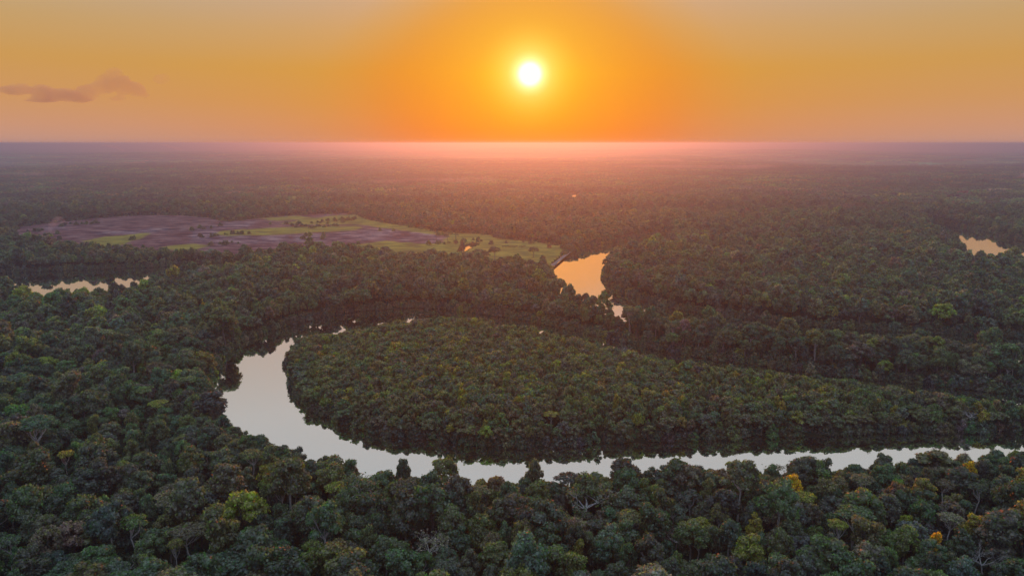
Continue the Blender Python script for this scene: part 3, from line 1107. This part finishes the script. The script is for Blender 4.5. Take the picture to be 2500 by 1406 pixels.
for i in single:
    u, v = pix[i, 0], pix[i, 1]
    j = min(range(len(LM)), key=lambda q: (LM[q][0] - u) ** 2 + ((LM[q][1] - v) * 1.5) ** 2)
    a = math.atan2(LM[j][1] - v, u - LM[j][0])
    dk = int(round(a / (math.pi / 4))) % 8
    colname[i] = MIX_FOREST[int(rng.integers(len(MIX_FOREST)))]
    bucket.setdefault((j, dk, colname[i]), []).append((math.hypot(u - LM[j][0], v - LM[j][1]), i))
for (j, dk, cn), lst in bucket.items():
    lst.sort()
    for q, (_, i) in enumerate(lst):
        lab_of[i] = ('' if len(lst) == 1 else ('nearest ' if q == 0 else WORDS[min(q, 15)] + ' ')) + cn + ' tree ' + ('' if len(lst) == 1 or q == 0 else 'outward ') + DIRS[dk] + ' ' + LM[j][2]
single_set = set(int(i) for i in single)
dome_pool = FORMS['dome'] * 5 + FORMS['loose'] * 4 + FORMS['umbrella'] + FORMS['sparse']
seen_labels = set()
for i in single:
    k = dome_pool[int(rng.integers(len(dome_pool)))]
    s = rad[i] / NEAR[k][2]
    label = lab_of[i]
    make_tree('tree', k, P[i, 0], P[i, 1], s, hgt[i] * min(1.1, max(0.78, s)), rng.uniform(0, 6.28), jitter(rng, PAL[colname[i]]), label, 'tree',
              'forest trees on the near bank')
rest = np.array([i for i in range(len(P)) if i not in single_set])
nearm = r[rest] < 430
sel = rest[nearm]
f = rng.uniform(0, 1, len(sel))
for kind, lo, hi in (('near_dome', 0, 0.76), ('near_loose', 0.76, 0.94), ('near_umbrella', 0.94, 1.01)):
    q = sel[(f >= lo) & (f < hi)]
    emit(P[q], z[q], kind, rad[q] / 4.9, hgt[q] * np.clip(rad[q] / 4.9, 0.78, 1.1), MIX_FOREST)
q = rest[~nearm]
emit(P[q], z[q], 'mid', rad[q] / 4.9, hgt[q] * np.clip(rad[q] / 4.9, 0.78, 1.1), MIX_FOREST)

# 2. the peninsula: lower, smaller crowns
P = jgrid(-200, 620, 200, 500, 3.7)
P = P[in_wedge(P) & inside(ISLAND_C, P)]
P = P[river_dist(P) > 1.4]
dd = np.min(np.hypot(P[:, None, 0] - PL[None, :, 0], P[:, None, 1] - PL[None, :, 1]) - PL[None, :, 2] * 0.7, axis=1)
P = P[dd > 1.5]
z = land_height(P) - 0.1
s = np.clip(rng.normal(0.80, 0.26, len(P)), 0.42, 1.7) * (1 + (vnoise(P[:, 0], P[:, 1], 30, 77) - 0.5) * 0.4)
# warm patches on the peninsula are groups of russet-leaved trees
shore = np.clip(river_dist(P) / 12.0, 0, 1)
emit(P, z, 'small', s * (0.8 + 0.2 * shore), np.clip(rng.normal(0.98, 0.1, len(P)), 0.75, 1.25) * (0.60 + 0.42 * shore), MIX_ISLAND, jit=0.1)

# 3. bushes along every bank and along the clearing
for sp_, dmin, dmax, sc in ((3.0, 0.2, 3.2, (0.55, 0.95)), (4.0, 2.5, 7.0, (0.8, 1.35))):
    P = jgrid(-700, 1000, 150, 1150, sp_)
    P = P[in_wedge(P)]
    d_r = river_dist(P)
    P = P[(d_r > dmin) & (d_r < dmax)]
    P = P[sdist_box(CLEARING, P, 30) > 1]
    s = rng.uniform(sc[0], sc[1], len(P))
    emit(P, land_height(P) * 0.4 - 0.1, 'bush', s, s * rng.uniform(0.8, 1.25, len(P)), MIX_FOREST)
P = jgrid(CLEARING[:, 0].min(), CLEARING[:, 0].max(), CLEARING[:, 1].min(), CLEARING[:, 1].max(), 5.0)
dcl = sdist(CLEARING, P)
edge_b = (dcl > -3) & (dcl < 6) & (rng.uniform(0, 1, len(P)) < 0.8)
lone = (dcl < -6) & (vnoise(P[:, 0], P[:, 1], 40, 61) > 0.80) & (rng.uniform(0, 1, len(P)) < 0.16)
P = P[(edge_b | lone) & (river_dist(P) > 1)]
s = rng.uniform(0.5, 1.1, len(P))
emit(P, land_height(P), 'bush', s, s, MIX_FOREST)

P = jgrid(-330, 330, 140, 430, 6.5)
P = P[in_wedge(P) & ~inside(ISLAND_C, P)]
P = P[river_dist(P) > 3]
s = rng.uniform(0.55, 1.0, len(P))
emit(P, land_height(P), 'bush', s, s, ['dark green', 'deep green'])

# an even front of smaller crowns on the near bank
P = jgrid(-330, 330, 140, 300, 3.6)
d_r = river_dist(P)
P = P[in_wedge(P) & ~inside(ISLAND_C, P) & (d_r > 1.2) & (d_r < 10.0)]
P = P[P[:, 1] < 300]
emit(P, land_height(P) - 0.1, 'near_dome', rng.uniform(0.45, 0.72, len(P)), rng.uniform(0.52, 0.74, len(P)), MIX_FOREST)

# 4. far forest in clusters, then as canopy blankets to the horizon
P = jgrid(-4200, 4200, 900, 4600, 20, 0.15)
r = np.hypot(P[:, 0], P[:, 1])
P = P[in_wedge(P) & (r > 1388) & (r < 4300)]
P = P[river_dist(P) > 12]
emit(P, land_height(P), 'far', rng.uniform(0.76, 0.98, len(P)), rng.uniform(0.6, 1.1, len(P)), MIX_FOREST, jit=0.2)
P = jgrid(-12500, 12500, 3000, 14000, 80, 0.08)
r = np.hypot(P[:, 0], P[:, 1])
P = P[in_wedge(P) & (r > 4240) & (r < 14000)]
hv = 0.8 + vnoise(P[:, 0], P[:, 1], 500, 41) * 0.7
emit(P, land_height(P), 'canopy', rng.uniform(1.05, 1.2, len(P)), hv, MIX_FOREST, jit=0.2)
P = jgrid(-44000, 44000, 9000, 45000, 330, 0.08)
r = np.hypot(P[:, 0], P[:, 1])
P = P[in_wedge(P) & (r > 13800) & (r < 45000)]
emit(P, land_height(P), 'canopy', np.full(len(P), 4.3), rng.uniform(0.8, 1.6, len(P)), MIX_FOREST, jit=0.2)


def scatter_object(name, pts, rots, scls, ids, tints):
    me = bpy.data.meshes.new(name)
    me.vertices.add(len(pts))
    me.vertices.foreach_set('co', np.array(pts, np.float32).ravel())
    for nm, typ, data, key in (('rot', 'FLOAT_VECTOR', rots, 'vector'), ('scl', 'FLOAT_VECTOR', scls, 'vector'), ('tint', 'FLOAT_VECTOR', tints, 'vector')):
        a = me.attributes.new(nm, typ, 'POINT')
        a.data.foreach_set(key, np.array(data, np.float32).ravel())
    a = me.attributes.new('idx', 'INT', 'POINT')
    a.data.foreach_set('value', np.array(ids, np.int32))
    o = bpy.data.objects.new(name, me)
    col.objects.link(o)
    gt = bpy.data.node_groups.new(name + '_scatter', 'GeometryNodeTree')
    gt.interface.new_socket('Geometry', in_out='INPUT', socket_type='NodeSocketGeometry')
    gt.interface.new_socket('Geometry', in_out='OUTPUT', socket_type='NodeSocketGeometry')
    N, Lk = gt.nodes, gt.links
    gi, go = N.new('NodeGroupInput'), N.new('NodeGroupOutput')
    ci = N.new('GeometryNodeCollectionInfo')
    ci.inputs['Collection'].default_value = protos
    ci.inputs['Separate Children'].default_value = True
    ci.inputs['Reset Children'].default_value = True
    ip = N.new('GeometryNodeInstanceOnPoints')
    ip.inputs['Pick Instance'].default_value = True

    def named(nm, typ):
        q = N.new('GeometryNodeInputNamedAttribute')
        q.data_type = typ
        q.inputs['Name'].default_value = nm
        return q.outputs['Attribute']
    Lk.new(gi.outputs[0], ip.inputs['Points'])
    Lk.new(ci.outputs[0], ip.inputs['Instance'])
    Lk.new(named('idx', 'INT'), ip.inputs['Instance Index'])
    er = N.new('FunctionNodeEulerToRotation')
    Lk.new(named('rot', 'FLOAT_VECTOR'), er.inputs[0])
    Lk.new(er.outputs[0], ip.inputs['Rotation'])
    Lk.new(named('scl', 'FLOAT_VECTOR'), ip.inputs['Scale'])
    Lk.new(ip.outputs[0], go.inputs[0])
    md = o.modifiers.new('scatter', 'NODES')
    md.node_group = gt
    return o


o = scatter_object('forest', pts, rots, scls, ids, tints)
o['kind'] = 'stuff'
o['label'] = 'unbroken tropical forest stretching to the horizon'
o['category'] = 'forest'
print('instances', len(pts), 'singles', len(placed))

# ------------------------------------------------------------------ palms on the pasture
rng = np.random.default_rng(71)
PALM_LEAF = bark_material('palm_leaf', (0.05, 0.07, 0.03), (0.09, 0.11, 0.045), 1.0)
t = np.linspace(0, 1, 6)
pv_, pq_ = tube(np.stack([0.25 * t ** 2, 0 * t, -0.3 + 9.3 * t], 1), 0.20 - 0.07 * t, 7)
PALM_TRUNK = mesh_from('palm_trunk', pv_, [pq_], [BARK])
g = Geo()
for k in range(15):
    a = k * 2.39996
    up = 0.95 - 1.15 * (k / 14.0)
    ln = rng.uniform(2.3, 3.0)
    d = np.array([math.cos(a), math.sin(a), 0])
    sd = np.array([-math.sin(a), math.cos(a), 0])
    rows = []
    for q in np.linspace(0, 1, 7):
        c0 = np.array([0.25, 0, 9.0]) + d * ln * q * (1 - 0.2 * max(up, 0)) + np.array([0, 0, ln * (up * q - (0.55 + 0.25 * up) * q * q)])
        w = 0.42 * math.sin(math.pi * min(1.0, 0.12 + q * 0.9)) + 0.02
        rows.append([c0 - sd * w - np.array([0, 0, w * 0.5]), c0, c0 + sd * w - np.array([0, 0, w * 0.5])])
    V = np.array(rows).reshape(-1, 3)
    Q = [(i * 3 + j, i * 3 + j + 1, i * 3 + j + 4, i * 3 + j + 3) for i in range(6) for j in range(2)]
    g.quads(V, Q)
V, F = g.arrays()
PALM_CROWN = mesh_from('palm_crown', V, F, [PALM_LEAF])
for px, py, hpx, label in ((1065, 588, 24, 'slender palm left of the other two on the pasture'), (1093, 595, 22, 'middle palm of the three on the pasture'),
                           (1113, 598, 30, 'tallest palm on the pasture, nearest the pool')):
    p = ground_at(px, py, 1.4)
    dep = pixel_of([[p[0], p[1], 1.4]])[0, 2]
    s = hpx * dep / FPX / 10.2
    e = bpy.data.objects.new('palm_tree', None)
    col.objects.link(e)
    e.location = (p[0], p[1], LAND(*p) + 0.3)
    e.scale = (s * 1.25, s * 1.25, s)
    e.rotation_euler = (0, 0, rng.uniform(0, 6.28))
    e['label'] = label
    e['category'] = 'palm'
    link('trunk', PALM_TRUNK, e)
    link('crown', PALM_CROWN, e)

# ------------------------------------------------------------------ cows in a row on the pasture: one continuous skinned body
cv = {'hip': (-0.75, 0, 1.15, 0.30), 'belly': (-0.05, 0, 1.02, 0.36), 'chest': (0.62, 0, 1.08, 0.33), 'neck': (1.02, 0, 1.05, 0.19), 'poll': (1.35, 0, 0.78, 0.14), 'muzzle': (1.62, 0, 0.45, 0.085),
      'tail': (-1.02, 0, 1.18, 0.05), 'tail2': (-1.10, 0, 0.6, 0.03)}
for sd_, y_ in (('l', 0.2), ('r', -0.2)):
    cv['fk' + sd_] = (0.60, y_ * 1.05, 0.55, 0.10)
    cv['fh' + sd_] = (0.62 + (0.1 if y_ > 0 else -0.08), y_, 0.03, 0.065)
    cv['hs' + sd_] = (-0.62, y_ * 1.15, 0.78, 0.16)
    cv['hk' + sd_] = (-0.86, y_, 0.42, 0.085)
    cv['hh' + sd_] = (-0.76, y_, 0.03, 0.065)
    cv['er' + sd_] = (1.26, y_ * 1.1, 0.90, 0.05)
names = list(cv)
ce = [('hip', 'belly'), ('belly', 'chest'), ('chest', 'neck'), ('neck', 'poll'), ('poll', 'muzzle'), ('hip', 'tail'), ('tail', 'tail2')]
for sd_ in 'lr':
    ce += [('chest', 'fk' + sd_), ('fk' + sd_, 'fh' + sd_), ('hip', 'hs' + sd_), ('hs' + sd_, 'hk' + sd_), ('hk' + sd_, 'hh' + sd_), ('poll', 'er' + sd_)]
cm = bpy.data.meshes.new('cow')
cm.from_pydata([cv[k][:3] for k in names], [(names.index(a), names.index(b_)) for a, b_ in ce], [])
co = bpy.data.objects.new('cow', cm)
col.objects.link(co)
sk = co.modifiers.new('skin', 'SKIN')
for k, nm_ in enumerate(names):
    sv = cm.skin_vertices[0].data[k]
    sv.radius = (cv[nm_][3], cv[nm_][3])
    sv.use_root = (nm_ == 'hip')
dgp = bpy.context.evaluated_depsgraph_get()
COW = bpy.data.meshes.new_from_object(co.evaluated_get(dgp))
bpy.data.objects.remove(co)
COW.name = 'cow_body'
HIDE = bark_material('cow_hide', (0.035, 0.025, 0.02), (0.09, 0.06, 0.045), 1.5)
COW.materials.clear()
COW.materials.append(HIDE)
cows = [1228, 1232.5, 1236, 1240.5, 1244, 1247.5, 1251, 1254, 1257.5, 1261, 1270, 1274.5, 1280]
ORD = ['first', 'second', 'third', 'fourth', 'fifth', 'sixth', 'seventh', 'eighth', 'ninth', 'tenth', 'eleventh', 'twelfth', 'thirteenth']
for k, px in enumerate(cows):
    p = ground_at(px, 604 + rng.uniform(-0.6, 0.8), 1.5)
    o = link('cow', COW)
    o.location = (p[0], p[1], LAND(*p) + 0.36)
    o.rotation_euler = (0, 0, rng.choice([0.0, math.pi]) + rng.normal(0, 0.35))
    o['label'] = 'small dark cow, %s from the left in the row on the pasture' % ORD[k]
    o['category'] = 'cow'
    o['group'] = 'cows in a row on the pasture'


# ------------------------------------------------------------------ smoke and cloud
def lump_mesh(name, lumps, voxel, seed):
    """closed lumpy body from overlapping displaced spheres"""
    rg = np.random.default_rng(seed)
    g = Geo()
    v, f = ico()
    for c, r in lumps:
        ph = rg.uniform(0, 6.28, 6)
        b_ = 1 + 0.22 * np.sin(v[:, 0] * 4 + ph[0]) * np.sin(v[:, 2] * 5 + ph[1]) + 0.14 * np.sin(v[:, 1] * 8 + ph[2]) * np.sin(v[:, 0] * 7 + ph[3]) + 0.08 * np.sin(v[:, 2] * 13 + ph[4])
        g.tris(np.array(c) + v * np.array(r) * b_[:, None], f)
    V, F = g.arrays()
    o = link(name, mesh_from(name, V, F, []))
    rm = o.modifiers.new('merge', 'REMESH')
    rm.mode = 'VOXEL'
    rm.voxel_size = voxel
    return o


def volume_mat(name, colour, density, aniso, scale=None):
    m, n, l, out = new_mat(name)
    pv = n.new('ShaderNodeVolumePrincipled')
    pv.inputs['Color'].default_value = (*colour, 1)
    pv.inputs['Anisotropy'].default_value = aniso
    pv.inputs['Density'].default_value = density
    if scale:
        tcn = n.new('ShaderNodeTexCoord')
        nz = n.new('ShaderNodeTexNoise')
        nz.inputs['Scale'].default_value = scale
        nz.inputs['Detail'].default_value = 5
        l.new(tcn.outputs['Object'], nz.inputs['Vector'])
        mr = n.new('ShaderNodeMapRange')
        mr.inputs['From Min'].default_value = 0.22
        mr.inputs['From Max'].default_value = 0.70
        mr.inputs['To Max'].default_value = density * 2
        l.new(nz.outputs['Fac'], mr.inputs[0])
        l.new(mr.outputs[0], pv.inputs['Density'])
    l.new(pv.outputs[0], out.inputs['Volume'])
    return m


def far_at(px, py, dist):
    a, b_ = (px - 1250.0) / FPX, -(py - 703.0) / FPX
    d = np.array([a, cp + b_ * sp, -sp + b_ * cp])
    return np.array([0, 0, CAM_H]) + d * dist


DC = 30000.0
k_ = DC / FPX
lumps = []
for px, py, w, h in ((-60, 222, 120, 34), (40, 220, 80, 30), (110, 226, 70, 36), (160, 232, 80, 34), (200, 240, 70, 22), (215, 222, 60, 34), (260, 205, 62, 56), (280, 185, 44, 44), (300, 208, 62, 52),
                     (330, 218, 56, 40), (352, 232, 30, 18), (392, 196, 44, 26), (402, 190, 30, 22), (100, 246, 90, 10), (285, 242, 50, 12)):
    lumps.append((far_at(px, py, DC), (w / 2 * k_, w / 2 * k_ * 0.8, h / 2 * k_)))
cl = lump_mesh('cloud', lumps, 90.0, 3)
cl.data.materials.append(volume_mat('cloud', (0.55, 0.52, 0.56), 0.00050, 0.5, 0.0009))
cl['kind'] = 'stuff'
cl['label'] = 'small mauve-grey evening cloud with golden edges low on the left'

for px, py, lab, hgt_, spread_ in ((122, 566, 'small white smoke puff rising from the burnt field', 14.0, 10.0),
                                   (2478, 446, 'thin white smoke drifting over the far right forest', 26.0, 34.0)):
    b0 = ground_at(px, py, 3.0)
    lumps = []
    for q in np.linspace(0, 1, 6):
        lumps.append(((b0[0] + spread_ * q * q * 1.2, b0[1] + rng.uniform(-2, 2), 3.0 + hgt_ * q), (1.6 + spread_ * 0.6 * q, 2.0 + spread_ * 0.5 * q, 2.0 + hgt_ * 0.22 * q)))
    so = lump_mesh('smoke', lumps, 1.2, int(px))
    so.data.materials.append(volume_mat('smoke', (0.95, 0.93, 0.92), 0.014 if px < 1000 else 0.010, 0.3, 0.16 if px < 1000 else 0.07))
    so['kind'] = 'stuff'
    so['label'] = lab

# two thin smoke plumes near the horizon on the left
for px, lab in ((304, 'thin pale smoke plume near the left horizon, the left one of two'), (447, 'thin pale smoke plume near the left horizon, the right one of two')):
    b0 = ground_at(px, 374, 6.0)
    lumps = [((b0[0] - 190 * q * q, b0[1] + rng.uniform(-6, 6), 10 + 78 * q), (12 + 40 * q, 14 + 20 * q, 8 + 5 * q)) for q in np.linspace(0, 1, 8)]
    so = lump_mesh('smoke', lumps, 4.0, int(px))
    so.data.materials.append(volume_mat('plume', (0.96, 0.95, 0.95), 0.025, 0.5))
    so['kind'] = 'stuff'
    so['label'] = lab

# low mist lying over the far forest
mist_mat = volume_mat('mist', (0.82, 0.88, 1.0), 0.0011, 0.5)
for px, py, w, dz, lab in ((70, 430, 150, 60, 'low mist lying over the far left forest'), (1060, 441, 260, 70, 'low mist lying over the forest below the sun'),
                           (1730, 413, 330, 90, 'low mist lying over the far forest right of the sun'), (2060, 506, 110, 24, 'small mist patch in the forest above the right river reach'),
                           (1500, 396, 300, 120, 'thin mist line near the horizon below the sun')):
    c0 = ground_at(px, py, 14.0)
    k_ = c0[1] / FPX
    lumps = [((c0[0] + (q - 2) * w * 0.2 * k_, c0[1] + rng.uniform(-1, 1) * dz, 15.0 + float(relief(np.array([c0[0]]), np.array([c0[1]]))[0]) + rng.uniform(-1, 2)), (w * 0.17 * k_, dz * rng.uniform(0.7, 1.3), rng.uniform(5, 8))) for q in range(5)]
    mo = lump_mesh('mist', lumps, max(2.0, w * k_ / 90), int(px) + 1)
    mo.data.materials.append(mist_mat)
    mo['kind'] = 'stuff'
    mo['label'] = lab

# ------------------------------------------------------------------ haze
m, n, l, out = new_mat('haze')
pv = n.new('ShaderNodeVolumePrincipled')
pv.inputs['Color'].default_value = (0.34, 0.60, 1.0, 1)
pv.inputs['Density'].default_value = 2.9e-4
pv.inputs['Anisotropy'].default_value = 0.72
l.new(pv.outputs[0], out.inputs['Volume'])
X0, X1, Y0, Y1, Z0, Z1 = -47500, 47500, -47500, 47500, -60, 113.5
hv = np.array([(x, y, z_) for z_ in (Z0, Z1) for y in (Y0, Y1) for x in (X0, X1)])
hf = np.array([(0, 2, 3, 1), (4, 5, 7, 6), (0, 1, 5, 4), (2, 6, 7, 3), (0, 4, 6, 2), (1, 3, 7, 5)])
o = link('haze', mesh_from('haze', hv, [hf], [m]))
o['kind'] = 'stuff'
o['label'] = 'pale evening haze over the forest'
